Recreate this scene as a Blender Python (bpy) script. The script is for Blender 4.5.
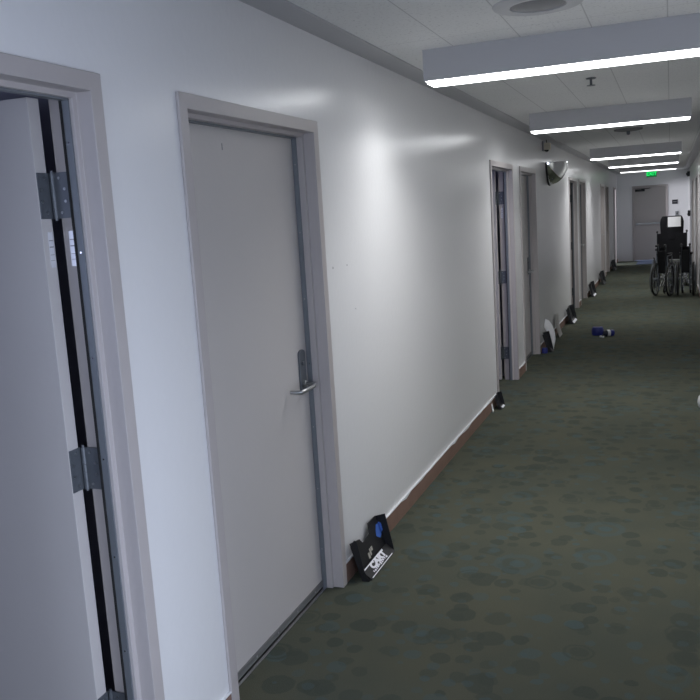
import bpy, bmesh, math, random
from mathutils import Matrix, Vector

# ------------------------------------------------------------------ scene, camera, light
for o in list(bpy.data.objects):
    bpy.data.objects.remove(o)
SC = bpy.context.scene
COL = SC.collection
PI = math.pi

H_CAM, X_CAM = 1.7464, 1.4808
cam = bpy.data.cameras.new('camera')
cam.sensor_fit = 'AUTO'
cam.sensor_width = 36.0
cam.lens = 835.6 / 700.0 * 36.0
cam.clip_start, cam.clip_end = 0.02, 200
cam_o = bpy.data.objects.new('camera', cam)
COL.objects.link(cam_o)
RT = Vector((0.93356, 0.35315, -0.06126))
UP = Vector((0.00184, 0.16619, 0.98609))
FW = Vector((-0.35842, 0.92069, -0.15450))
mw = Matrix.Identity(4)
for i in range(3):
    mw[i][0], mw[i][1], mw[i][2] = RT[i], UP[i], -FW[i]
mw[0][3], mw[1][3], mw[2][3] = X_CAM, 0.0, H_CAM
cam_o.matrix_world = mw
SC.camera = cam_o

SC.view_settings.view_transform = 'Standard'
SC.view_settings.look = 'None'
SC.view_settings.gamma = 1.0
SC.view_settings.use_curve_mapping = False
SC.view_settings.exposure = 1.4

world = bpy.data.worlds.new('world')
SC.world = world
world.use_nodes = True
world.node_tree.nodes['Background'].inputs[0].default_value = (0.45, 0.55, 0.9, 1)
world.node_tree.nodes['Background'].inputs[1].default_value = 0.3

LAMP = 4.0          # radiance of the lit lenses as seen from the side
W_ROOM = 1.97       # corridor width
SIDE = 8.4         # watts of daylight through the open door across the corridor
TUBE = 4.9          # watts thrown down by each box light
DAY = 22.0

def area_light(name, loc, rot, sx, sy, watts, color):
    l = bpy.data.lights.new(name, 'AREA')
    l.shape = 'RECTANGLE'
    l.size, l.size_y = sx, sy
    l.energy = watts
    l.color = color
    o = bpy.data.objects.new(name, l)
    o.location, o.rotation_euler = loc, rot
    COL.objects.link(o)
    return o
# daylight of the window in the near end of the corridor (behind the camera)
area_light('daylight', (0.985, -3.94, 1.5), (PI / 2, 0, 0), 1.5, 1.7, DAY, (0.72, 0.81, 1.0))

# daylight from the open door across the corridor (beside the camera, right wall)
area_light('door_daylight', (W_ROOM + 0.10, 0.95, 0.95), (0, PI / 2 - 0.3, 0), 1.5, 0.95, SIDE, (0.74, 0.82, 1.0)).data.spread = math.radians(125)
# light of the lit room behind the last open door on the left
area_light('room_lamp', (-2.0, 24.5, 2.0), (0, math.radians(-65), math.radians(25)), 0.35, 0.35, 42.0, (0.93, 0.93, 1.0))
# dim blue lamps added to tint the unlit rooms behind two open doors
area_light('room_fill', (-2.1, -1.2, 1.55), (PI / 2, 0, 0), 1.3, 1.0, 5.0, (0.6, 0.68, 1.0))
area_light('room_fill', (-2.1, 5.35, 1.55), (PI / 2, 0, 0), 1.3, 1.0, 5.0, (0.5, 0.5, 1.0))

# ------------------------------------------------------------------ materials
def new_mat(name):
    m = bpy.data.materials.new(name)
    m.use_nodes = True
    nt = m.node_tree
    return m, nt, nt.nodes['Principled BSDF']

def mat(name, col, rough=0.5, metal=0.0, spec=0.5, var=0.05, vscale=6.0, bump=0.0, bscale=80.0):
    """plain procedural surface: slight mottling of its colour, optional fine bump"""
    m, nt, b = new_mat(name)
    N = nt.nodes
    tc = N.new('ShaderNodeTexCoord')
    no = N.new('ShaderNodeTexNoise')
    no.inputs['Scale'].default_value = vscale
    no.inputs['Detail'].default_value = 4
    nt.links.new(tc.outputs['Object'], no.inputs['Vector'])
    mx = N.new('ShaderNodeMix'); mx.data_type = 'RGBA'
    mx.inputs[6].default_value = [c * (1 - var) for c in col] + [1]
    mx.inputs[7].default_value = [min(1, c * (1 + var)) for c in col] + [1]
    nt.links.new(no.outputs['Fac'], mx.inputs[0])
    nt.links.new(mx.outputs[2], b.inputs['Base Color'])
    b.inputs['Roughness'].default_value = rough
    b.inputs['Metallic'].default_value = metal
    b.inputs['Specular IOR Level'].default_value = spec
    if bump:
        n2 = N.new('ShaderNodeTexNoise')
        n2.inputs['Scale'].default_value = bscale
        n2.inputs['Detail'].default_value = 3
        nt.links.new(tc.outputs['Object'], n2.inputs['Vector'])
        bp = N.new('ShaderNodeBump')
        bp.inputs['Strength'].default_value = bump
        bp.inputs['Distance'].default_value = 0.004
        nt.links.new(n2.outputs['Fac'], bp.inputs['Height'])
        nt.links.new(bp.outputs['Normal'], b.inputs['Normal'])
    return m

def emit_mat(name, col, strength):
    m, nt, b = new_mat(name)
    b.inputs['Base Color'].default_value = (*col, 1)
    b.inputs['Emission Color'].default_value = (*col, 1)
    b.inputs['Emission Strength'].default_value = strength
    return m

M = {}
M['wall'] = mat('wall_paint', (0.86, 0.86, 0.87), 0.27, spec=0.5, var=0.015, vscale=1.5, bump=0.2, bscale=30)
M['trim'] = mat('trim_paint', (0.50, 0.465, 0.46), 0.38, spec=0.5, var=0.02, bump=0.1, bscale=60)
M['door'] = mat('door_paint', (0.59, 0.565, 0.555), 0.42, spec=0.4, var=0.03, vscale=2.5, bump=0.1, bscale=50)
M['border'] = mat('ceiling_border_paint', (0.50, 0.50, 0.52), 0.45, var=0.03, bump=0.1)
M['metal'] = mat('satin_steel', (0.42, 0.43, 0.44), 0.34, 1.0, var=0.05)
M['dark_metal'] = mat('dull_steel', (0.15, 0.165, 0.185), 0.4, 0.45, var=0.08)
M['chrome'] = mat('chrome', (0.8, 0.8, 0.82), 0.14, 1.0, var=0.02)
M['label'] = mat('foil_label', (0.93, 0.94, 1.0), 0.25, 0.25, spec=0.9, var=0.02)
M['ink'] = mat('dark_print', (0.03, 0.03, 0.05), 0.5)
M['seal'] = mat('grey_gasket', (0.22, 0.24, 0.265), 0.45, 0.4)
M['sweep'] = mat('door_sweep_metal', (0.20, 0.205, 0.21), 0.45, 0.5)
M['base'] = mat('brown_baseboard', (0.25, 0.155, 0.12), 0.6, var=0.2, vscale=9, bump=0.2)
M['cap'] = mat('white_base_edge', (0.85, 0.85, 0.88), 0.4)
M['fixture'] = mat('fixture_paint', (0.52, 0.52, 0.54), 0.45, var=0.02)
M['diffuser'] = emit_mat('lit_diffuser', (0.97, 0.985, 1.0), LAMP)
M['diffuser_dim'] = emit_mat('lit_diffuser_weak', (0.97, 0.985, 1.0), LAMP * 0.3)
M['vent'] = mat('vent_enamel', (0.62, 0.62, 0.63), 0.5)
M['vent_dark'] = mat('vent_grey', (0.24, 0.24, 0.25), 0.5)
M['black'] = mat('black_plastic', (0.012, 0.012, 0.014), 0.45, var=0.2)
M['black_soft'] = mat('black_vinyl', (0.008, 0.008, 0.010), 0.6, spec=0.2, var=0.2, bump=0.2)
M['rubber'] = mat('black_rubber', (0.012, 0.012, 0.012), 0.7, var=0.2)
M['charcoal'] = mat('charcoal_plastic', (0.035, 0.037, 0.04), 0.5, var=0.15)
M['tan_grey'] = mat('grey_plastic_sheet', (0.42, 0.41, 0.40), 0.4)
M['paper'] = mat('white_paper', (0.95, 0.95, 0.97), 0.6, var=0.01)
M['white_text'] = mat('white_print', (0.88, 0.88, 0.93), 0.5, var=0.01)
M['tan_text'] = mat('tan_print', (0.48, 0.46, 0.40), 0.6)
M['blue_tape'] = mat('blue_painters_tape', (0.06, 0.16, 0.56), 0.6, var=0.08)
M['blue'] = mat('blue_plastic', (0.025, 0.035, 0.22), 0.45, var=0.1)
M['navy'] = mat('navy_plastic', (0.01, 0.012, 0.03), 0.45)
M['mirror'] = mat('mirror_acrylic', (0.85, 0.87, 0.85), 0.03, 1.0, var=0.0)
M['beige'] = mat('beige_plastic', (0.62, 0.57, 0.45), 0.5)
M['lens'] = mat('dark_lens', (0.015, 0.015, 0.015), 0.2)
M['white_plastic'] = mat('white_plastic', (0.85, 0.85, 0.86), 0.35)
M['sign'] = mat('dark_sign', (0.02, 0.02, 0.03), 0.4)
M['mat_blue'] = mat('blue_mat', (0.045, 0.065, 0.115), 0.9, var=0.2, vscale=60, bump=0.3)
M['spot'] = mat('scuff_grey', (0.25, 0.25, 0.26), 0.6)
M['exit_face'] = emit_mat('exit_sign_face', (0.0, 0.20, 0.04), 0.22)
M['exit_text'] = emit_mat('exit_sign_letters', (0.02, 0.85, 0.16), 0.5)
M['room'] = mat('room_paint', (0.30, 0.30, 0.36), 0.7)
M['sky_glass'] = mat('window_glass', (0.7, 0.8, 0.9), 0.05)

def carpet():
    m, nt, b = new_mat('carpet')
    N, L = nt.nodes, nt.links
    def val(x):
        return x
    def math_(op, a, c=None, clamp=False):
        n = N.new('ShaderNodeMath'); n.operation = op; n.use_clamp = clamp
        for i, v in enumerate((a, c)):
            if v is None: continue
            if hasattr(v, 'is_linked'): L.new(v, n.inputs[i])
            else: n.inputs[i].default_value = v
        return n.outputs[0]
    def mix(f, a, c):
        n = N.new('ShaderNodeMix'); n.data_type = 'RGBA'
        L.new(f, n.inputs[0])
        for i, v in ((6, a), (7, c)):
            if hasattr(v, 'is_linked'): L.new(v, n.inputs[i])
            else: n.inputs[i].default_value = (*v, 1)
        return n.outputs[2]
    tc = N.new('ShaderNodeTexCoord')
    # slight wobble so that the motifs are not perfect circles
    nz = N.new('ShaderNodeTexNoise'); nz.inputs['Scale'].default_value = 14; nz.inputs['Detail'].default_value = 3
    L.new(tc.outputs['Object'], nz.inputs['Vector'])
    sub = N.new('ShaderNodeVectorMath'); sub.operation = 'SUBTRACT'
    L.new(nz.outputs['Color'], sub.inputs[0]); sub.inputs[1].default_value = (0.5, 0.5, 0.5)
    sc = N.new('ShaderNodeVectorMath'); sc.operation = 'SCALE'
    L.new(sub.outputs[0], sc.inputs[0]); sc.inputs['Scale'].default_value = 0.035
    ad = N.new('ShaderNodeVectorMath'); ad.operation = 'ADD'
    L.new(tc.outputs['Object'], ad.inputs[0]); L.new(sc.outputs[0], ad.inputs[1])
    P = ad.outputs[0]
    big = N.new('ShaderNodeTexNoise'); big.inputs['Scale'].default_value = 2.2; big.inputs['Detail'].default_value = 3
    L.new(tc.outputs['Object'], big.inputs['Vector'])
    olive_a, olive_b = (0.096, 0.099, 0.072), (0.081, 0.089, 0.069)
    rp = N.new('ShaderNodeMapRange'); rp.inputs[1].default_value = 0.35; rp.inputs[2].default_value = 0.65
    L.new(big.outputs['Fac'], rp.inputs[0])
    col = mix(rp.outputs[0], olive_a, olive_b)
    def blobs(scale, off, rmin, rmax, keep, colour, strength, ring=None):
        nonlocal col
        mp = N.new('ShaderNodeMapping'); mp.inputs['Location'].default_value = off
        L.new(P, mp.inputs[0])
        sep = N.new('ShaderNodeSeparateXYZ'); L.new(mp.outputs[0], sep.inputs[0])
        cb = N.new('ShaderNodeCombineXYZ'); L.new(sep.outputs[0], cb.inputs[0]); L.new(sep.outputs[1], cb.inputs[1])
        v = N.new('ShaderNodeTexVoronoi'); v.voronoi_dimensions = '2D'
        v.inputs['Scale'].default_value = scale; v.inputs['Randomness'].default_value = 0.75
        L.new(cb.outputs[0], v.inputs['Vector'])
        s = N.new('ShaderNodeSeparateColor'); L.new(v.outputs['Color'], s.inputs[0])
        rad = N.new('ShaderNodeMapRange'); rad.inputs[3].default_value = rmin * scale; rad.inputs[4].default_value = rmax * scale
        L.new(s.outputs[0], rad.inputs[0])
        q = math_('DIVIDE', v.outputs['Distance'], rad.outputs[0])
        keepv = math_('LESS_THAN', s.outputs[1], keep)
        inside = N.new('ShaderNodeMapRange'); inside.inputs[1].default_value = 1.06; inside.inputs[2].default_value = 0.94
        L.new(q, inside.inputs[0])
        f = math_('MULTIPLY', inside.outputs[0], keepv)
        if ring:
            r = N.new('ShaderNodeValToRGB'); r.color_ramp.interpolation = 'LINEAR'
            els = r.color_ramp.elements
            els[0].position, els[0].color = 0.0, (1, 1, 1, 1)
            els[1].position, els[1].color = 1.0, (0.75, 0.75, 0.75, 1)
            for p, w in ring:
                e = els.new(p); e.color = (w, w, w, 1)
            L.new(q, r.inputs[0])
            f = math_('MULTIPLY', f, r.outputs[0])
        f = math_('MULTIPLY', f, math_('ADD', math_('MULTIPLY', s.outputs[2], 0.5), 0.5))
        f = math_('MULTIPLY', f, strength)
        col = mix(f, col, colour)
    dark = (0.060, 0.070, 0.058)
    teal = (0.072, 0.106, 0.108)
    blobs(9.0, (3.1, 1.7, 0), 0.022, 0.05, 0.45, dark, 0.75)
    blobs(5.5, (0.4, 5.2, 0), 0.03, 0.075, 0.40, dark, 0.85)
    blobs(7.0, (7.7, 2.9, 0), 0.018, 0.048, 0.30, teal, 0.70)
    blobs(12.0, (2.2, 6.1, 0), 0.010, 0.026, 0.40, teal, 0.55)
    blobs(2.1, (1.93, 0.35, 0), 0.07, 0.125, 0.62, teal, 0.75,
          ring=((0.30, 1.0), (0.38, 0.15), (0.62, 0.2), (0.70, 0.75), (0.92, 0.65)))
    blobs(3.3, (5.3, 8.1, 0), 0.05, 0.085, 0.30, dark, 0.9, ring=((0.55, 0.9), (0.62, 0.2), (0.78, 0.25), (0.84, 0.9)))
    fine = N.new('ShaderNodeTexNoise'); fine.inputs['Scale'].default_value = 260; fine.inputs['Detail'].default_value = 2
    L.new(tc.outputs['Object'], fine.inputs['Vector'])
    fr = N.new('ShaderNodeMapRange'); fr.inputs[3].default_value = 0.72; fr.inputs[4].default_value = 1.28
    L.new(fine.outputs['Fac'], fr.inputs[0])
    mul = N.new('ShaderNodeVectorMath'); mul.operation = 'SCALE'
    L.new(col, mul.inputs[0]); L.new(fr.outputs[0], mul.inputs['Scale'])
    L.new(mul.outputs[0], b.inputs['Base Color'])
    b.inputs['Roughness'].default_value = 0.95
    b.inputs['Specular IOR Level'].default_value = 0.1
    bp = N.new('ShaderNodeBump'); bp.inputs['Strength'].default_value = 0.5; bp.inputs['Distance'].default_value = 0.004
    L.new(fine.outputs['Fac'], bp.inputs['Height']); L.new(bp.outputs['Normal'], b.inputs['Normal'])
    return m
M['carpet'] = carpet()

def ceiling_tiles():
    m, nt, b = new_mat('ceiling_tile')
    N, L = nt.nodes, nt.links
    tc = N.new('ShaderNodeTexCoord')
    sep = N.new('ShaderNodeSeparateXYZ'); L.new(tc.outputs['Object'], sep.inputs[0])
    def seam(src, period, off, half):
        a = N.new('ShaderNodeMath'); a.operation = 'ADD'; L.new(src, a.inputs[0]); a.inputs[1].default_value = -off + period * 200
        w = N.new('ShaderNodeMath'); w.operation = 'PINGPONG'; L.new(a.outputs[0], w.inputs[0]); w.inputs[1].default_value = period / 2
        r = N.new('ShaderNodeMapRange'); r.inputs[1].default_value = half * 0.6; r.inputs[2].default_value = half
        r.inputs[3].default_value = 1; r.inputs[4].default_value = 0
        L.new(w.outputs[0], r.inputs[0])
        return r.outputs[0]
    sx = seam(sep.outputs[0], 0.335, 0.465, 0.0035)
    sy = seam(sep.outputs[1], 1.27, 4.06, 0.0022)
    mx = N.new('ShaderNodeMath'); mx.operation = 'MAXIMUM'; L.new(sx, mx.inputs[0]); L.new(sy, mx.inputs[1])
    sp = N.new('ShaderNodeTexNoise'); sp.inputs['Scale'].default_value = 70; sp.inputs['Detail'].default_value = 4
    L.new(tc.outputs['Object'], sp.inputs['Vector'])
    rr = N.new('ShaderNodeValToRGB')
    e = rr.color_ramp.elements
    e[0].position, e[0].color = 0.30, (0.66, 0.66, 0.66, 1)
    e[1].position, e[1].color = 0.42, (0.86, 0.865, 0.86, 1)
    L.new(sp.outputs['Fac'], rr.inputs[0])
    mi = N.new('ShaderNodeMix'); mi.data_type = 'RGBA'
    L.new(mx.outputs[0], mi.inputs[0]); L.new(rr.outputs[0], mi.inputs[6]); mi.inputs[7].default_value = (0.62, 0.62, 0.62, 1)
    L.new(mi.outputs[2], b.inputs['Base Color'])
    b.inputs['Roughness'].default_value = 0.9
    b.inputs['Specular IOR Level'].default_value = 0.2
    return m
M['ceiling'] = ceiling_tiles()

# ------------------------------------------------------------------ mesh helpers
class MB:
    """collects shapes into one mesh"""
    def __init__(self):
        self.bm = bmesh.new()
        self.bevel = None
    def box(self, x0, x1, y0, y1, z0, z1, mtx=None):
        bm = self.bm
        c = [(x, y, z) for x in (x0, x1) for y in (y0, y1) for z in (z0, z1)]
        vs = [bm.verts.new(mtx @ Vector(p) if mtx else p) for p in c]
        for f in ((0, 1, 3, 2), (4, 6, 7, 5), (0, 4, 5, 1), (2, 3, 7, 6), (0, 2, 6, 4), (1, 5, 7, 3)):
            bm.faces.new([vs[i] for i in f])
        return self
    def prism(self, pts, vec, mtx=None):
        """closed 3-D polygon pts pushed along vec"""
        bm = self.bm
        v = Vector(vec)
        A = [Vector(p) for p in pts]
        a = [bm.verts.new(mtx @ p if mtx else p) for p in A]
        b = [bm.verts.new(mtx @ (p + v) if mtx else p + v) for p in A]
        n = len(a)
        bm.faces.new(a); bm.faces.new(list(reversed(b)))
        for i in range(n):
            bm.faces.new((a[i], b[i], b[(i + 1) % n], a[(i + 1) % n]))
        return self
    def tube(self, pts, r, seg=10, closed=False):
        bm = self.bm
        P = [Vector(p) for p in pts]
        n = len(P)
        rings = []
        prev = None
        for i, p in enumerate(P):
            if closed:
                t = (P[(i + 1) % n] - P[i - 1]).normalized()
            else:
                t = (P[min(i + 1, n - 1)] - P[max(i - 1, 0)]).normalized()
            if prev is None:
                ref = Vector((0, 0, 1)) if abs(t.z) < 0.9 else Vector((1, 0, 0))
                u = t.cross(ref).normalized()
            else:
                u = (prev - t * prev.dot(t)).normalized()
            prev = u
            w = t.cross(u)
            rr = r[i] if isinstance(r, (list, tuple)) else r
            rings.append([bm.verts.new(p + (u * math.cos(2 * PI * k / seg) + w * math.sin(2 * PI * k / seg)) * rr) for k in range(seg)])
        m = n if closed else n - 1
        for i in range(m):
            A, B = rings[i], rings[(i + 1) % n]
            if closed and i == n - 1:   # match the twist of the last ring
                best = min(range(seg), key=lambda s: sum((A[k].co - B[(k + s) % seg].co).length for k in range(seg)))
                B = [B[(k + best) % seg] for k in range(seg)]
            for k in range(seg):
                bm.faces.new((A[k], A[(k + 1) % seg], B[(k + 1) % seg], B[k]))
        if not closed:
            bm.faces.new(list(reversed(rings[0]))); bm.faces.new(rings[-1])
        return self
    def lathe(self, prof, mtx=None, seg=32, caps=True):
        """prof: (r, z) pairs turned about local z"""
        bm = self.bm
        rings = []
        for r, z in prof:
            ring = []
            for k in range(seg):
                p = Vector((max(r, 1e-5) * math.cos(2 * PI * k / seg), max(r, 1e-5) * math.sin(2 * PI * k / seg), z))
                ring.append(bm.verts.new(mtx @ p if mtx else p))
            rings.append(ring)
        for A, B in zip(rings, rings[1:]):
            for k in range(seg):
                bm.faces.new((A[k], A[(k + 1) % seg], B[(k + 1) % seg], B[k]))
        if caps:
            bm.faces.new(list(reversed(rings[0]))); bm.faces.new(rings[-1])
        return self
    def torus(self, R, r, mtx=None, seg=40, s2=8):
        pts = [Vector((R * math.cos(2 * PI * k / seg), R * math.sin(2 * PI * k / seg), 0)) for k in range(seg)]
        bm = self.bm
        rings = []
        for k in range(seg):
            a = 2 * PI * k / seg
            ring = []
            for j in range(s2):
                q = 2 * PI * j / s2
                p = Vector(((R + r * math.cos(q)) * math.cos(a), (R + r * math.cos(q)) * math.sin(a), r * math.sin(q)))
                ring.append(bm.verts.new(mtx @ p if mtx else p))
            rings.append(ring)
        for k in range(seg):
            A, B = rings[k], rings[(k + 1) % seg]
            for j in range(s2):
                bm.faces.new((A[j], B[j], B[(j + 1) % s2], A[(j + 1) % s2]))
        return self
    def grid(self, f, nu, nv, thick=0.0):
        """surface f(u, v) for u, v in 0..1; given a thickness it becomes a closed sheet"""
        bm = self.bm
        V = [[Vector(f(i / nu, j / nv)) for j in range(nv + 1)] for i in range(nu + 1)]
        a = [[bm.verts.new(p) for p in row] for row in V]
        for i in range(nu):
            for j in range(nv):
                bm.faces.new((a[i][j], a[i + 1][j], a[i + 1][j + 1], a[i][j + 1]))
        if thick:
            bm.normal_update()
            nrm = {v: v.normal.copy() for row in a for v in row}
            b = [[bm.verts.new(v.co - nrm[v] * thick) for v in row] for row in a]
            for i in range(nu):
                for j in range(nv):
                    bm.faces.new((b[i][j], b[i][j + 1], b[i + 1][j + 1], b[i + 1][j]))
            for i in range(nu):
                bm.faces.new((a[i][0], b[i][0], b[i + 1][0], a[i + 1][0]))
                bm.faces.new((a[i][nv], a[i + 1][nv], b[i + 1][nv], b[i][nv]))
            for j in range(nv):
                bm.faces.new((a[0][j], a[0][j + 1], b[0][j + 1], b[0][j]))
                bm.faces.new((a[nu][j], b[nu][j], b[nu][j + 1], a[nu][j + 1]))
        return self
    def build(self, name, m, parent=None, loc=None, smooth=False, bevel=0.0):
        bm = self.bm
        bmesh.ops.recalc_face_normals(bm, faces=bm.faces)
        me = bpy.data.meshes.new(name)
        bm.to_mesh(me); bm.free()
        me.materials.append(m)
        o = bpy.data.objects.new(name, me)
        COL.objects.link(o)
        if parent is not None: o.parent = parent
        if loc: o.location = loc
        if smooth:
            for p in me.polygons: p.use_smooth = True
            try:
                me.set_sharp_from_angle(angle=math.radians(40))
            except Exception:
                pass
        if bevel:
            md = o.modifiers.new('bevel', 'BEVEL')
            md.width = bevel; md.segments = 2; md.limit_method = 'ANGLE'
        return o

def thing(name, label, cat, loc=(0, 0, 0), rz=0.0, group=None, kind=None):
    o = bpy.data.objects.new(name, None)
    o.empty_display_size = 0.1
    COL.objects.link(o)
    o.location = loc; o.rotation_euler = (0, 0, rz)
    return tag(o, label, cat, group, kind)

def tag(o, label, cat=None, group=None, kind=None):
    o['label'] = label
    if cat: o['category'] = cat
    if group: o['group'] = group
    if kind: o['kind'] = kind
    return o

def text_mesh(name, body, size, mtx, m, parent, depth=0.0008, bold=0.0):
    """lettering as a mesh; mtx maps the text plane (x right, y up, z out) into the parent's space"""
    cu = bpy.data.curves.new(name, 'FONT')
    cu.body = body; cu.size = size; cu.align_x = 'CENTER'; cu.align_y = 'CENTER'
    cu.extrude = depth; cu.offset = bold
    tmp = bpy.data.objects.new(name + '_tmp', cu)
    COL.objects.link(tmp)
    dg = bpy.context.evaluated_depsgraph_get()
    me = bpy.data.meshes.new_from_object(tmp.evaluated_get(dg))
    bpy.data.objects.remove(tmp); bpy.data.curves.remove(cu)
    me.name = name
    me.transform(mtx)
    me.materials.clear(); me.materials.append(m)
    o = bpy.data.objects.new(name, me)
    COL.objects.link(o)
    o.parent = parent
    return o

def frame_mtx(origin, xdir, ydir):
    x = Vector(xdir).normalized(); y = Vector(ydir)
    z = x.cross(y).normalized(); y = z.cross(x)
    m = Matrix.Identity(4)
    for i in range(3):
        m[i][0], m[i][1], m[i][2], m[i][3] = x[i], y[i], z[i], origin[i]
    return m

# ------------------------------------------------------------------ the setting
W, ZC = 1.97, 2.57             # corridor width, ceiling height
Y0, Y1 = -4.0, 26.3            # near and far end
WT = 0.122                      # wall thickness
DH = 2.134                     # door height
# left doors: (near edge of opening, far edge of opening, open?)
LD = [(0.905, 1.957, True), (2.452, 3.497, False), (7.485, 8.525, True), (9.05, 10.07, False),
      (13.65, 14.72, True), (15.2, 16.25, False), (20.0, 21.05, False), (21.5, 22.55, False), (24.62, 25.6, True)]
RD = [(0.42, 1.48), (17.35, 18.35), (20.6, 21.6)]

def wall_with_doors(name, x0, x1, doors, label, y0, y1, z1, axis='Y'):
    pts = [(y0, 0)]
    for a, b in doors:
        pts += [(a - 0.012, 0), (a - 0.012, DH + 0.012), (b + 0.012, DH + 0.012), (b + 0.012, 0)]
    pts += [(y1, 0), (y1, z1), (y0, z1)]
    mb = MB()
    if axis == 'Y':
        mb.prism([(x0, y, z) for y, z in pts], (x1 - x0, 0, 0))
    else:
        mb.prism([(y, x0, z) for y, z in pts], (0, x1 - x0, 0))
    return tag(mb.build(name, M['wall']), label, 'wall', kind='structure')

tag(MB().box(-3.4, W + 0.15, Y0 - 0.15, Y1 + 0.15, -0.1, 0).build('floor', M['carpet']),
    'dark green carpet with faint teal medallions', 'floor', kind='structure')
tag(MB().box(-0.15, W + 0.15, Y0 - 0.15, Y1 + 0.15, ZC, ZC + 0.1).build('ceiling', M['ceiling']),
    'off-white speckled ceiling tiles with thin seams', 'ceiling', kind='structure')
wall_with_doors('wall_left', -WT, 0, [(a, b) for a, b, _ in LD], 'long glossy white corridor wall with the doors', Y0, Y1 + 0.15, ZC)
wall_with_doors('wall_right', W, W + WT, RD, 'white corridor wall behind the wheelchairs', Y0, Y1 + 0.15, ZC)
ED = (0.477, 1.365)
wall_with_doors('wall_end', Y1, Y1 + WT, [ED], 'white wall closing the far end of the corridor', 0, W, ZC, axis='X')
# wall behind the camera with a window opening
wb = MB()
wb.box(0, W, Y0 - WT, Y0, 0, 0.6); wb.box(0, W, Y0 - WT, Y0, 2.4, ZC)
wb.box(0, 0.2, Y0 - WT, Y0, 0.6, 2.4); wb.box(1.77, W, Y0 - WT, Y0, 0.6, 2.4)
tag(wb.build('wall_back', M['wall']), 'white wall at the near end of the corridor', 'wall', kind='structure')
win = thing('window_1', 'window in the near end wall', 'window', (0.985, Y0 - 0.07, 0.6), kind='structure')
fm = MB()
for a in (-0.785, -0.02, 0.745): fm.box(a, a + 0.04, -0.03, 0.03, 0, 1.8)
fm.box(-0.745, 0.745, -0.03, 0.03, 0, 0.04); fm.box(-0.745, 0.745, -0.03, 0.03, 1.76, 1.8)
fm.build('window_frame', M['trim'], win)
MB().box(-0.75, 0.75, -0.004, 0.004, 0.03, 1.77).build('pane', M['sky_glass'], win)

# ceiling border strips
for i, (a, b) in enumerate(((0, 0.14), (W - 0.14, W))):
    tag(MB().box(a, b, Y0, Y1, ZC - 0.006, ZC).build('trim_%d' % (i + 1), M['border']),
        'grey border strip between ceiling tiles and %s wall' % ('left' if i == 0 else 'right'), 'trim', kind='structure')

# baseboards with the white paint edge on top
def baseboard(name, x, side, doors, label):
    segs, y = [], Y0
    for a, b in doors:
        segs.append((y, a - 0.052)); y = b + 0.052
    segs.append((y, Y1))
    mb, cp = MB(), MB()
    rnd = random.Random(5)
    for a, b in segs:
        xa, xb = (x, x + 0.009) if side > 0 else (x - 0.009, x)
        mb.box(xa, xb, a, b, 0, 0.098)
        # ragged lower border of the paint
        n = max(2, int((b - a) / 0.11))
        lo = [(a + (b - a) * i / n, 0.1005 - (rnd.random() ** 6) * 0.018) for i in range(n + 1)]
        pts = [(x, p, z) for p, z in lo] + [(x, b, 0.105), (x, a, 0.105)]
        cp.prism(pts, (0.0115 * side, 0, 0))
    o = mb.build(name, M['base'])
    tag(o, label, 'baseboard', kind='structure')
    c = cp.build('paint_edge', M['cap'], o)
    c['label'] = 'white ragged paint edge'
    return o
baseboard('baseboard_left', 0, 1, [(a, b) for a, b, _ in LD], 'brown baseboard along the left wall')
baseboard('baseboard_right', W, -1, RD, 'brown baseboard along the right wall')

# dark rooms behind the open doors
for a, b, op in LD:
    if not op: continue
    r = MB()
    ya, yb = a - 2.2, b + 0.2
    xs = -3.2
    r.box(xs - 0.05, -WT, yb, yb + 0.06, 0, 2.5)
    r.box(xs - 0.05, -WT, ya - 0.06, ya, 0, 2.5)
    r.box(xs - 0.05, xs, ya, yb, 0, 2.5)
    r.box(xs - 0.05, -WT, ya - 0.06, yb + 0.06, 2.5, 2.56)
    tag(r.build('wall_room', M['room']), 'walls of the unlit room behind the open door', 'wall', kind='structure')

# ------------------------------------------------------------------ doors
def door_frame(ya, yb, parent, se=-.090):
    """hollow metal frame swept round the opening; local origin = near bottom corner of the opening"""
    w = yb - ya
    prof = [(.05, .012), (0, .012), (0, -.038), (-.016, -.040), (-.016, se), (0, se), (0, -.134), (.05, -.134),
            (.05, -.123), (.0115, -.123), (.0115, .0005), (.05, .0005)]
    mb = MB(); bm = mb.bm
    st = []
    for u, x in prof:
        st.append([bm.verts.new(p) for p in ((x, -u, 0), (x, -u, DH + u), (x, w + u, DH + u), (x, w + u, 0))])
    n = len(prof)
    for i in range(n):
        A, B = st[i], st[(i + 1) % n]
        for k in range(3):
            bm.faces.new((A[k], A[k + 1], B[k + 1], B[k]))
    bm.faces.new([s[0] for s in st]); bm.faces.new([s[3] for s in reversed(st)])
    return mb.build('door_frame', M['trim'], parent, bevel=0.002)

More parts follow.
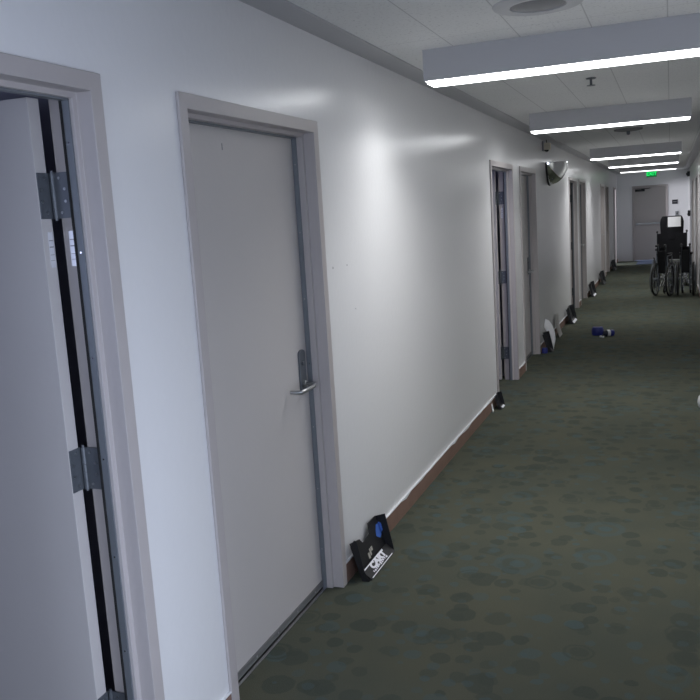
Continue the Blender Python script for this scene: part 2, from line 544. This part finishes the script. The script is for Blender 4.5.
def hinge(parent, z, w, pin):
    """wide-throw hinge at height z, open: one plate on the jamb, one on the door edge"""
    h = 0.127
    px, py = pin
    k = MB()
    for i in range(5):
        k.lathe([(.0075, 0), (.0075, h / 5 - .0012)], Matrix.Translation((px, py, z - h / 2 + i * h / 5)), seg=12)
    k.lathe([(.0045, 0), (.0045, h + .012)], Matrix.Translation((px, py, z - h / 2 - .006)), seg=10)
    o = k.build('hinge', M['dark_metal'], parent, smooth=True)
    p = MB()
    p.box(px + .003, -.082, py - .0015, py + .0015, z - h / 2, z + h / 2)          # jamb plate
    p.box(px - .0105, px - .0080, w - .058, py - .002, z - h / 2, z + h / 2)       # plate on the door edge
    p.build('hinge_plate', M['dark_metal'], o)
    s = MB()
    for dz in (-.048, -.017, .017, .048):
        off = .012 if abs(dz) > .03 else .028
        s.lathe([(.0042, 0), (.0042, .002)], Matrix.Translation((px + .012 + off, py - .0015, z + dz)) @ Matrix.Rotation(PI / 2, 4, 'X'), seg=8)
        s.lathe([(.0042, 0), (.0042, .002)], Matrix.Translation((px - .0080, w - .020 - off, z + dz)) @ Matrix.Rotation(PI / 2, 4, 'Y'), seg=8)
    s.build('screws', M['metal'], o)
    return o

def fire_label(parent, mtx):
    o = MB().box(-.010, .010, -.05, .05, 0, .0006, mtx).build('fire_label', M['label'], parent)
    o['label'] = 'bright foil fire label'
    t = MB()
    for y, h in ((.026, .0012), (.008, .0016), (-.014, .0007), (-.03, .0007)):
        t.box(-.008, .008, y - h, y + h, .0006, .0009, mtx)
    t.build('fine_print', M['spot'], o)

def lever(parent, y, z, x, towards=-1):
    """long escutcheon with key cylinder and a lever pointing to `towards` along y"""
    pl = MB()
    n = 10
    hw, top, bot = 0.032, z + 0.168, z - 0.035
    pts = [(x, y - hw, bot), (x, y + hw, bot)] + [(x, y + hw * math.cos(PI * k / n), top - hw + 0.6 * hw * math.sin(PI * k / n) + .4 * hw) for k in range(n + 1)]
    pl.prism(pts, (0.009, 0, 0))
    o = pl.build('escutcheon', M['dark_metal'], parent, bevel=0.0015)
    MB().lathe([(.010, 0), (.010, .006), (.008, .008), (.002, .008)], Matrix.Translation((x + .009, y - .004, z + .105)) @ Matrix.Rotation(PI / 2, 4, 'Y'), seg=16).build('key_cylinder', M['dark_metal'], o, smooth=True)
    t = towards
    a = MB().tube([(x + .009, y, z + .01), (x + .052, y, z + .01), (x + .066, y + t * .010, z + .008), (x + .070, y + t * .03, z + .006), (x + .066, y + t * .125, z + .003),
                   (x + .060, y + t * .150, z + .002), (x + .040, y + t * .156, z + .002), (x + .012, y + t * .157, z + .002)], [.009, .009, .009, .0095, .0095, .0095, .009, .008], 12)
    a.lathe([(.016, 0), (.016, .01), (.011, .014)], Matrix.Translation((x + .008, y, z + .01)) @ Matrix.Rotation(PI / 2, 4, 'Y'), seg=16)
    a.build('lever_handle', M['metal'], o, smooth=True)
    return o

def left_door(i, ya, yb, is_open, label, detail=True):
    w = yb - ya
    d = thing('door_%d' % i, label, 'door', (0, ya, 0), kind='structure')
    se = -.073 if is_open else -.090       # room-side edge of the stop
    door_frame(ya, yb, d, se)
    # smoke seal along the stop, with its screws
    g = MB()
    g.box(se, se + .022, .016, .0215, 0, DH - .016); g.box(se, se + .022, w - .0215, w - .016, 0, DH - .016)
    g.box(se, se + .022, .016, w - .016, DH - .0215, DH - .016)
    k = MB()  # black strip standing in for the shaded gap beside the seal
    k.box(se - .0055, se + .0005, w - .026, w - .0165, 0, DH - .016)
    k.box(se - .0055, se + .0005, .0165, .026, 0, DH - .016)
    if is_open: k.build('shadow_gap', M['rubber'], d)
    else: k.bm.free()
    gs = g.build('smoke_seal', M['seal'], d)
    if detail:
        s = MB()
        for k in range(7):
            s.lathe([(.003, 0), (.003, .0022)], Matrix.Translation((se + .012, w - .0215, .2 + k * .3)) @ Matrix.Rotation(PI / 2, 4, 'X'), seg=8)
        s.build('screws', M['chrome'], gs)
    if is_open:
        pin = (-.1445, w - .007)
        lf = MB().box(-.155 - (w - .006), -.155, w - .060, w - .0145, .012, DH - .006).build('door_leaf', M['door'], d, bevel=.0015)
        for z in (1.862, 1.066, .284): hinge(d, z, w, pin)
        if detail:
            fire_label(d, frame_mtx((-.104, w - .0005, 1.712), (1, 0, 0), (0, 0, 1)))
            fire_label(d, frame_mtx((-.155 + .0003, w - .030, 1.712), (0, 1, 0), (0, 0, 1)))
        l = lever(lf, 0, 0, 0)     # lever on the far end of the leaf
        l.matrix_parent_inverse = Matrix.Identity(4)
        l.rotation_euler = (0, 0, -PI / 2); l.location = (-.155 - w + .075, w - .060, 1.02)
    else:
        lf = MB().box(-.137, -.0915, .003, w - .003, .010, DH - .003).build('door_leaf', M['door'], d, bevel=.0015)
        sw = MB().box(-.0915, -.0835, .018, w - .018, .012, .038).build('door_sweep', M['sweep'], lf)
        if detail:
            s = MB()
            for k in range(5): s.lathe([(.0045, 0), (.0045, .0015)], Matrix.Translation((-.0835, .12 + k * .2, .025)) @ Matrix.Rotation(PI / 2, 4, 'Y'), seg=8)
            s.build('screws', M['metal'], sw)
        MB().box(-.083, -.066, .016, w - .016, 0, .006).build('threshold', M['chrome'], d)
        lever(lf, w - .082, 1.008, -.0915)
    return d

dl = ['open door at the left edge, its hinges showing', 'closed grey door with lever handle, nearest in full view',
      'open door on the left with hinges, just before the domed mirror', 'closed door next before the domed mirror',
      'open door just past the domed mirror', 'closed door, second past the domed mirror',
      'closed door, third past the domed mirror', 'closed door, fourth past the domed mirror', 'last narrow door on the left by the end wall']
D = []
for i, (a, b, op) in enumerate(LD):
    D.append(left_door(i + 1, a, b, op, dl[i], detail=i < 4))
# two small scuffs on the nearest closed door
sc = MB()
for y, z, h in ((.155, 2.04, .004), (.395, 2.044, .012)):
    sc.box(-.0916, -.0910, y - .003, y + .003, z - h, z + h)
o = sc.build('scuff_marks', M['spot'], D[1]); o['label'] = 'two small scuffs near the door top'

def plain_door(i, loc, rz, w, label, closer=False, push=False, lev=True):
    """same frame and leaf turned by rz for the right and end walls"""
    d = thing('door_%d' % i, label, 'door', loc, rz, kind='structure')
    door_frame(0, w, d)
    lf = MB().box(-.137, -.0915, .003, w - .003, .010, DH - .003).build('door_leaf', M['door'], d, bevel=.0015)
    if lev: lever(lf, w - .068, 1.013, -.0915)
    if push:
        p = MB()
        p.box(-.0915, -.03, .045, .12, 1.045, 1.12); p.box(-.0915, -.03, w - .12, w - .045, 1.045, 1.12)
        p.box(-.05, -.02, .06, w - .06, 1.062, 1.105)
        p.build('push_bar', M['metal'], lf, bevel=.003)
    if closer:
        c = MB().box(-.0915, -.035, .03, .30, 2.02, 2.085).build('door_closer', M['charcoal'], lf, bevel=.003)
        MB().tube([(-.06, .20, 2.09), (-.02, .40, 2.10), (-.05, .44, 2.105)], .009).build('closer_arm', M['charcoal'], c, smooth=True)
    return d
# end wall: local +x must face -Y (towards the camera): rz = -90 deg -> local y runs along +X
plain_door(10, (ED[0], Y1, 0), -PI / 2, ED[1] - ED[0], 'grey exit door with push bar in the far end wall', True, True, False)
for k, (a, b) in enumerate(RD[1:]):
    plain_door(11 + k, (W, b, 0), PI, b - a, ['closed door in the right wall beside the wheelchairs', 'closed door in the right wall past the wheelchairs'][k])

od = thing('door_13', 'open doorway in the right wall beside the camera', 'door', (W, RD[0][1], 0), PI, kind='structure')
door_frame(0, RD[0][1] - RD[0][0], od)

# ------------------------------------------------------------------ ceiling lights
LIGHTS = [(4.37, .305, 1.645), (7.81, .312, 1.645), (13.50, .338, 1.637), (17.05, .372, 1.63), (20.45, .402, 1.615)]
ll = ['nearest long box ceiling light with glowing underside', 'second box ceiling light, before the domed mirror',
      'third box ceiling light, past the domed mirror', 'fourth box ceiling light, over the wheelchairs',
      'farthest and dimmest box ceiling light']
for i, (y, xa, xb) in enumerate(LIGHTS):
    L2 = (xb - xa) / 2
    zb = 2.402
    t = thing('ceiling_light', ll[i], 'ceiling light', ((xa + xb) / 2, y, ZC), group='box lights along the corridor ceiling')
    h = ZC - zb - .014
    b = MB()
    b.box(-L2, L2, -.08, -.074, -h, 0); b.box(-L2, L2, .074, .08, -h, 0)
    b.box(-L2, -L2 + .006, -.074, .074, -h, 0); b.box(L2 - .006, L2, -.074, .074, -h, 0)
    b.box(-L2 + .006, L2 - .006, -.074, .074, -.012, 0)
    b.build('housing', M['fixture'], t)
    MB().box(-L2 + .012, L2 - .012, -.066, .066, -h - .014, -h + .010).build('diffuser', M['diffuser'] if i < 4 else M['diffuser_dim'], t, bevel=.008)
    la = area_light('lamp_tube', ((xa + xb) / 2, y, zb - .003), (0, 0, 0), 2 * L2 - .03, .13, TUBE, (1.0, 1.0, 1.0))
    la.data.spread = math.radians(138)

# ------------------------------------------------------------------ things on the ceiling
v = thing('air_vent', 'round ceiling vent in front of the nearest light', 'vent', (0.975, 3.655, ZC))
MB().lathe([(.185, 0), (.18, -.008), (.145, -.016), (.114, -.012), (.114, 0)], seg=48).build('outer_ring', M['vent'], v, smooth=True)
MB().lathe([(.112, 0), (.112, -.006), (.095, -.011), (.02, -.013), (.0, -.013)], seg=48).build('center_plate', M['vent_dark'], v, smooth=True)

s = thing('sprinkler_head', 'small fire sprinkler between the first two ceiling lights', 'sprinkler', (0.99, 5.96, ZC))
MB().lathe([(.034, 0), (.03, -.006), (.012, -.009)], seg=20).build('flange', M['dark_metal'], s, smooth=True)
MB().tube([(0, 0, -.008), (0, 0, -.045)], .008).build('stem', M['dark_metal'], s, smooth=True)
MB().lathe([(.002, -.045), (.028, -.046), (.028, -.049), (.002, -.050)], seg=16).build('deflector', M['dark_metal'], s)
dd = thing('smoke_detector', 'flat grey ceiling disc with short stem, between second and third lights', 'detector', (1.03, 10.36, ZC))
MB().lathe([(.16, 0), (.155, -.014), (.10, -.024), (.03, -.026)], seg=36).build('disc', M['vent_dark'], dd, smooth=True)
MB().lathe([(.02, -.024), (.018, -.06), (.008, -.066)], seg=16).build('stem', M['dark_metal'], dd, smooth=True)

# ------------------------------------------------------------------ quarter-dome mirror on the wall
RM, DM = 0.275, 0.235
mr = thing('dome_mirror', 'quarter-dome convex safety mirror with black rim on the left wall', 'mirror', (0.0, 11.29, 2.30))
def dome(u, v):
    a = PI * u                  # round the half circle on the wall
    e = v * PI / 2
    return (0.012 + DM * math.sin(e), -RM * math.cos(e) * math.cos(a), -RM * math.cos(e) * math.sin(a) - 0.0005)
MB().grid(dome, 40, 20).build('mirror_dome', M['mirror'], mr, smooth=True)
rim = [(0.012, -RM * math.cos(PI * k / 32), -RM * math.sin(PI * k / 32)) for k in range(33)]
MB().tube(rim, .012, 8).build('rim', M['black'], mr, smooth=True)
tp = [(0.003, -RM, 0), (0.003, RM, 0)] + [(0.003 + DM * math.sin(PI * k / 24), RM * math.cos(PI * k / 24), 0) for k in range(25)][1:-1]
MB().prism(tp, (0, 0, .004)).build('top_plate', M['charcoal'], mr)

# small sensor high on the wall before the mirror
sn = thing('wall_sensor', 'small beige sensor high on the left wall above the mirror', 'sensor', (0.0, 10.80, 2.43))
MB().box(0, .02, -.045, .045, .0, .12).build('bracket', M['vent_dark'], sn, bevel=.004)
MB().box(.02, .10, -.045, .045, .012, .095).build('housing', M['beige'], sn, bevel=.01)
MB().lathe([(.03, 0), (.026, -.018), (.010, -.03)], Matrix.Translation((.05, 0, .018)), seg=16).build('lens', M['lens'], sn, smooth=True)
MB().tube([(.05, 0, .08), (.05, 0, .139)], .006).build('stem', M['charcoal'], sn)

# little knocks in the wall paint
kn = MB()
for y, z, q in ((3.65, 1.525, .006), (3.835, 1.525, .005), (3.92, 1.30, .004), (11.71, 1.39, .012)):
    kn.lathe([(.0, 0), (q, 0), (q * .6, .0008), (.0, .001)], Matrix.Translation((0, y, z)) @ Matrix.Rotation(PI / 2, 4, 'Y'), seg=7)
o = kn.build('paint_chips', M['spot'], bpy.data.objects['wall_left'])
o['label'] = 'tiny dark chips in the paint'

# ------------------------------------------------------------------ end of the corridor
ex = thing('exit_sign', 'green lit EXIT sign hanging before the far door', 'exit sign', (0.982, 25.6, 2.40))
MB().box(-.135, .135, -.025, .025, 0, .17).build('sign_box', M['exit_face'], ex, bevel=.004)
text_mesh('lettering', 'EXIT', .135, frame_mtx((0, -.026, .085), (1, 0, 0), (0, 0, 1)), M['exit_text'], ex, .001, .003)
sg = thing('room_sign', 'small dark sign on the end wall right of the exit door', 'sign', (1.60, Y1, 1.665))
MB().box(-.075, .075, -.012, 0, -.06, .06).build('plate', M['sign'], sg, bevel=.002)
MB().box(-.05, .05, -.0135, -.012, -.012, .012).build('print_line', M['spot'], sg)
th = thing('wall_switch', 'small grey wall control beneath the dark sign', 'switch', (1.655, Y1, 1.25))
MB().box(-.045, .045, -.02, 0, 0, .15).build('plate', M['metal'], th, bevel=.003)
MB().box(-.012, .012, -.032, -.02, .05, .10).build('toggle', M['charcoal'], th)
al = thing('alarm_horn', 'small black alarm high on the right wall near the far end', 'alarm', (W, 24.9, 2.33))
MB().box(-.07, 0, -.06, .06, 0, .13).build('housing', M['black'], al, bevel=.006)
MB().lathe([(.035, 0), (.03, .02), (.012, .025)], Matrix.Translation((-.07, 0, .065)) @ Matrix.Rotation(-PI / 2, 4, 'Y'), seg=16).build('horn', M['charcoal'], al, smooth=True)
pb = thing('pull_station', 'small black box at hand height on the right wall near the far end', 'alarm', (W, 24.4, 1.27))
MB().box(-.06, 0, -.06, .06, 0, .15).build('housing', M['black'], pb, bevel=.006)
MB().box(-.075, -.06, -.03, .03, .04, .07).build('handle', M['charcoal'], pb)
tag(MB().box(.58, 1.32, 24.75, 26.2, 0.0, .012).build('door_mat', M['mat_blue'], bevel=.004), 'blue mat on the carpet before the exit door', 'mat')

# ------------------------------------------------------------------ wall file pockets left on the floor
def pocket(loc, label, L=0.39, H=0.2, D=0.10, rz=0.0, m=None, group='file pockets taken off the wall', simple=True, tilt=0.0):
    """black plastic file pocket: open tray with back, two end panels and a low sloping lip.
    local x = away from the wall, y = along it"""
    m = m or M['black']
    t = thing('file_pocket', label, 'file pocket', loc, rz, group)
    k = H / 0.2
    th_ = .004
    xb = lambda z: .003 + .58 * D * max(0.0, 1 - z / (.19 * k))      # the back leans on the wall
    MB().prism([(xb(z * k), y, z * k) for y, z in ((.004, 0), (L - .004, 0), (L - .004, .190), (L * .68, .192), (L * .62, .145), (L * .36, .138), (L * .30, .165), (.004, .185))],
               (th_, 0, 0)).build('back_panel', m, t)
    MB().box(xb(0) + .003, D, .004, L - .004, .001, .005).build('bottom', m, t)
    MB().prism([(xb(0), 0, 0), (xb(.168 * k), 0, .168 * k), (D * .30, 0, .205 * k), (D * .44, 0, .200 * k), (D * .58, 0, .13 * k), (D * .76, 0, .05 * k), (D * .98, 0, 0)], (0, th_, 0)).build('end_panel', m, t)
    MB().prism([(xb(0), L, 0), (xb(.188 * k), L, .188 * k), (D * .60, L, .205 * k), (D * .98, L, .028 * k), (D, L, 0)], (0, -th_, 0)).build('end_panel', m, t)
    # lip: from the front foot up and back
    x0, z0, x1, z1 = D + .006, .003, D * .58, .042 * k
    lip = MB().prism([(x0, .012, z0), (x0 + .003, .012, z0 + .003), (x1 + .003, .012, z1 + .003), (x1, .012, z1)], (0, L - .024, 0)).build('lip', m, t)
    return t, lip, (x0 + .003, z0 + .003, x1 + .003, z1 + .003)

t, lip, (x0, z0, x1, z1) = pocket((0.012, 3.588, 0), 'black file pocket with white lettered strip beside the nearest closed door', simple=False)
ez = Vector((x1 - x0, 0, z1 - z0)); wl_ = ez.length; ez.normalize()
nrm = Vector((-ez.z, 0, ez.x))
if nrm.x < 0: nrm = -nrm
strip = frame_mtx((x0, .03, z0) , (0, 1, 0), ez)     # text x along the wall, y up the lip
def on(lm, u0, u1, v0, v1, d, name, m, par):
    return MB().box(u0, u1, v0, v1, 0.0002, d, lm).build(name, m, par)
on(strip, 0, .31, .002, .0065, .001, 'lower_edge_line', M['white_text'], lip)
on(strip, 0, .26, wl_ - .007, wl_ - .001, .001, 'upper_edge_line', M['white_text'], lip)
text_mesh('lettering', 'CART', .044, strip @ Matrix.Translation((.165, wl_ * .66, .0012)) @ Matrix.Scale(1.75, 4, (1, 0, 0)), M['white_text'], lip, .0005, .003)
sm = MB()
rs = random.Random(3)
u = .05
while u < .25:
    wd = rs.uniform(.006, .020)
    sm.box(u, u + wd, wl_ * (.20 + .06 * rs.random()), wl_ * (.34 + .12 * rs.random()), .0002, .001, strip)
    u += wd + rs.uniform(.003, .010)
sm.build('small_print', M['white_text'], lip)
# blue tape and a line of tan print on the back panel
bk = frame_mtx((.003 + .058 + .0042, 0, 0), (0, 1, 0), (-.058, 0, .19))
MB().prism([(p[0], p[1], .0) for p in ((.312, .112), (.330, .140), (.352, .160), (.384, .158), (.384, .098), (.352, .088))], (0, 0, .0012), bk).build('tape_patch', M['blue_tape'], t)['label'] = 'scrap of blue tape'
bp_ = MB()
for u, z, a, b in ((.15, .052, .020, .030), (.178, .060, .016, .034), (.20, .075, .022, .020)):
    bp_.box(u, u + a, z, z + b, .0, .0008, bk)
bp_.build('tan_print', M['tan_text'], t)
ek = frame_mtx((0, .3858, 0), (1, 0, 0), (0, 0, 1))
MB().prism([(p[0], p[1], 0) for p in ((.034, .098), (.044, .116), (.036, .152), (.024, .158), (.017, .155))], (0, 0, .0012), ek).build('tape_patch', M['blue_tape'], t)['label'] = 'scrap of blue tape'

def small_pocket(y, label, L=.30, H=.25, D=.10, x=.012, rz=0.0, m=None, white=False):
    p, lp, (a, b, c, d) = pocket((x, y, 0), label, L, H, D, rz, m)
    if white:
        e = Vector((c - a, 0, d - b)); n = e.length; e.normalize()
        f = frame_mtx((a, .03, b), (0, 1, 0), e)
        on(f, 0, L - .06, .004, n * .55, .001, 'label_strip', M['white_text'], lp)
    return p
small_pocket(7.20, 'small dark file pocket at the foot of the third door frame', .16, .13, .07, white=True)
small_pocket(10.21, 'black file pocket under the curled white sheet, past the fourth door', .125, .24, .125)
small_pocket(12.70, 'charcoal file pocket standing alone under the domed mirror', .48, .24, .12, m=M['charcoal'], white=True)
small_pocket(16.45, 'dark file pocket with a white strip past the sixth door', .50, .26, .11, m=M['charcoal'], white=True)
small_pocket(18.95, 'dark file pocket midway between the sixth and seventh doors', .50, .27, .12, m=M['charcoal'])
small_pocket(22.85, 'dark file pocket farthest down the left wall', .60, .25, .13, m=M['charcoal'])

# curled white sheet leaning over the second pocket
SO = [(.012, .362), (.057, .346), (.103, .284), (.138, .196), (.148, .121), (.126, .002)]
SI = [(.010, .262), (.050, .205), (.075, .180), (.090, .145), (.097, .080), (.100, .002)]
def along(P, u):
    k = min(int(u * (len(P) - 1)), len(P) - 2); f = u * (len(P) - 1) - k
    return [P[k][c] * (1 - f) + P[k + 1][c] * f for c in (0, 1)]
def sheet(u, v):
    a, b = along(SO, u), along(SI, u)
    return (a[0] * (1 - v) + b[0] * v, 10.405 - .035 * math.sin(PI * v) - .03 * v + .45 * (a[1] * (1 - v) + b[1] * v), a[1] * (1 - v) + b[1] * v)
tag(MB().grid(sheet, 14, 8, .002).build('paper_sheet', M['paper'], smooth=True), 'curled white sheet leaning over a black file pocket by the wall', 'paper')
tag(MB().lathe([(.0, 0), (.035, 0), (.036, .05), (.03, .062), (.0, .062)], Matrix.Translation((.054, 10.165, 0)), seg=20).build('tape_roll', M['blue'], smooth=True), 'small dark blue roll by the foot of the fourth door', 'roll')
# bent grey panel under the mirror
def pan(u, v):
    return (.030 + .055 * (1 - u) ** 2, 11.36 + v * .30, .005 + .30 * u)
tag(MB().grid(pan, 10, 2, .006).build('bent_sheet', M['tan_grey'], smooth=True), 'bent light grey panel leaning against the wall below the mirror', 'panel')
def scr(u, v):
    return (.012 + .012 * (1 - u), 7.09 + .05 * v, .0 + .07 * u)
tag(MB().grid(scr, 3, 2, .001).build('paper_scrap', M['paper']), 'white scrap at the baseboard left of the third door', 'paper')

# ------------------------------------------------------------------ blue things on the carpet
b = thing('tape_roll', 'dark blue roll standing on the carpet, left of the pair', 'roll', (.56, 11.60, 0), 0.5)
MB().lathe([(.03, 0), (.068, 0), (.078, .014), (.080, .075), (.064, .108), (.034, .112)], seg=28).build('roll_body', M['blue'], b, smooth=True)
MB().lathe([(.0, .06), (.033, .06), (.033, .114), (.0, .118)], seg=20).build('core', M['navy'], b, smooth=True)
c = thing('bottle', 'blue bottle with white band lying on the carpet', 'bottle', (.70, 11.48, .042), 0.5)
rot = Matrix.Rotation(PI / 2, 4, 'Y')
MB().lathe([(.0, .02), (.038, .022), (.042, .03), (.042, .070), (.036, .080), (.0, .082)], rot, seg=24).build('bottle_body', M['blue'], c, smooth=True)
MB().lathe([(.043, -.015), (.0435, -.013), (.0435, .022), (.043, .024)], rot, seg=24).build('white_band', M['white_plastic'], c, smooth=True)
MB().lathe([(.0, -.065), (.024, -.065), (.030, -.055), (.041, -.035), (.042, -.014), (.0, -.014)], rot, seg=24).build('neck', M['navy'], c, smooth=True)
for i, (x, y) in enumerate(((.615, 11.40), (.645, 11.36))):
    tag(MB().lathe([(.0, 0), (.016, 0), (.017, .012), (.012, .02), (.0, .02)], Matrix.Translation((x, y, 0)), seg=14).build('paper_wad', M['white_plastic'], smooth=True),
        ['small white wad on the carpet next to the blue roll', 'small white wad on the carpet next to the lying bottle'][i], 'paper')

tag(MB().lathe([(.0, 0), (.05, 0), (.068, .02), (.074, .06), (.066, .10), (.045, .122), (.0, .126)], Matrix.Translation((1.762, 7.42, 0)), seg=28).build('plastic_tub', M['white_plastic'], smooth=True),
    'white rounded tub on the carpet at the right edge', 'tub')

# ------------------------------------------------------------------ wheelchairs
def wheelchair(loc, rz, w, label, handle_z=.93, headrest=False, s=1.0):
    """folding wheelchair seen from behind (local -y is its back); w = distance between the big wheels"""
    t = thing('wheelchair', label, 'wheelchair', loc, rz, 'wheelchairs parked by the right wall')
    hw = w / 2
    RW = .305
    for sx in (-1, 1):
        mt = Matrix.Translation((sx * hw, 0, RW)) @ Matrix.Rotation(PI / 2, 4, 'Y')
        wh = MB().torus(RW - .014, .014, mt).build('wheel', M['rubber'], t, smooth=True)
        MB().torus(RW - .032, .008, mt).build('wheel_rim', M['charcoal'], wh, smooth=True)
        MB().torus(RW - .045, .008, Matrix.Translation((sx * .035, 0, 0)) @ mt).build('hand_rim', M['dark_metal'], wh, smooth=True)
        sp = MB()
        for k in range(16):
            a = 2 * PI * k / 16
            sp.tube([(sx * (hw - .015 + .03 * (k % 2)), 0, RW), (sx * hw, math.cos(a) * (RW - .034), RW + math.sin(a) * (RW - .034))], .003, 6)
        sp.build('spokes', M['charcoal'], wh)
        MB().lathe([(.028, -.035), (.03, 0), (.022, .035)], mt, seg=16).build('hub', M['dark_metal'], wh, smooth=True)
        # side frame
        fx = sx * (hw - .06)
        fr = MB()
        fr.tube([(fx, -.02, .10), (fx, -.03, .5), (fx, -.05, handle_z - .03), (fx, -.07, handle_z)], .013)
        fr.tube([(fx, -.03, .30), (fx, .40, .30), (fx, .43, .27), (fx, .46, .12)], .012)
        fr.tube([(fx, -.03, .50), (fx, .38, .50), (fx, .42, .46), (fx, .42, .10)], .012)
        fr.build('side_frame', M['dark_metal'], t, smooth=True)
        MB().tube([(fx, -.07, handle_z), (fx + sx * .004, -.19, handle_z - .006)], .019).build('push_handle', M['rubber'], t, smooth=True)
        arm = MB()
        arm.tube([(fx + sx * .02, -.02, .50), (fx + sx * .02, -.02, .70), (fx + sx * .02, .02, .73), (fx + sx * .02, .30, .73), (fx + sx * .02, .34, .69), (fx + sx * .02, .34, .50)], .011)
        ar = arm.build('armrest_frame', M['dark_metal'], t, smooth=True)
        MB().box(fx + sx * .02 - .028, fx + sx * .02 + .028, .0, .30, .742, .775).build('armrest_pad', M['black_soft'], ar, bevel=.01)
        # caster
        cm = Matrix.Translation((fx, .40, .075)) @ Matrix.Rotation(PI / 2, 4, 'Y')
        ca = MB().torus(.06, .015, cm, 24).build('caster', M['rubber'], t, smooth=True)
        f2 = MB(); f2.box(fx - .024, fx - .018, .38, .42, .06, .16); f2.box(fx + .018, fx + .024, .38, .42, .06, .16); f2.box(fx - .024, fx + .024, .38, .42, .155, .165)
        f2.lathe([(.02, -.016), (.02, .016)], cm, seg=12)
        f2.build('caster_fork', M['metal'], ca)
        # footrest
        ft = MB().tube([(fx, .42, .48), (fx, .52, .30), (fx, .58, .14)], .011).build('footrest_hanger', M['dark_metal'], t, smooth=True)
        MB().box(min(fx, fx - sx * .13), max(fx, fx - sx * .13), .55, .68, .12, .132).build('footplate', M['charcoal'], ft, bevel=.003)
        br = MB().tube([(fx + sx * .03, .24, .50), (fx + sx * .07, .22, .56), (fx + sx * .085, .20, .60)], .009).build('brake_lever', M['chrome'], t, smooth=True)
    cr = MB()
    q = hw - .06
    cr.tube([(-q, .08, .16), (q, .08, .48)], .012); cr.tube([(q, .10, .16), (-q, .10, .48)], .012)
    cr.tube([(-q, .28, .16), (q, .28, .48)], .012); cr.tube([(q, .30, .16), (-q, .30, .48)], .012)
    cr.build('cross_brace', M['chrome'], t, smooth=True)
    folded = w < .45
    def seat(u, v):
        x = (u * 2 - 1) * (q - .002)
        sag = (1 - (u * 2 - 1) ** 2)
        return (x, -.0 + .38 * v, .515 + (.16 * sag if folded else -.02 * sag))
    MB().grid(seat, 10, 4, .008).build('seat', M['black_soft'], t, smooth=True)
    def back(u, v):
        x = (u * 2 - 1) * (q + .006)
        sag = (1 - (u * 2 - 1) ** 2)
        return (x, -.055 - v * .02 - (.10 if folded else .03) * sag * -1, .56 + (handle_z - .60) * v)
    MB().grid(back, 10, 4, .010).build('backrest', M['black_soft'], t, smooth=True)
    if folded:
        pk = MB().box(-q + .005, q - .005, -.095, -.066, .42, handle_z - .10).build('back_pocket', M['black_soft'], t, bevel=.008)
    if headrest:
        h = MB()
        def hb(u, v):
            ang = (u * 2 - 1)
            xw = .232 - .05 * (max(0, v - .7) / .3) ** 2 - .02 * (1 - v)
            return (ang * xw, -.05 + .07 * ang * ang, .95 + .47 * v)
        h.grid(hb, 14, 8, .05)
        hr = h.build('high_backrest', M['black_soft'], t, smooth=True, bevel=.012)
        MB().grid(lambda u, v: (-.075 + .24 * u, -.058 + .05 * (( -.075 + .24 * u) / .205) ** 2 , 1.205 + .195 * v), 8, 2, .004).build('white_panel', M['paper'], hr)['label'] = 'white sheet on the black backrest'
    return t
wheelchair((1.345, 16.35, 0), math.radians(-13), .25, 'left of two folded black wheelchairs, nearer the corridor middle')
wheelchair((1.735, 16.35, 0), math.radians(-3), .26, 'right of two folded black wheelchairs, against the right wall')
wheelchair((1.505, 17.95, 0), 0.0, .66, 'tall black wheelchair with white sheet, behind two folded wheelchairs', handle_z=1.12, headrest=True)
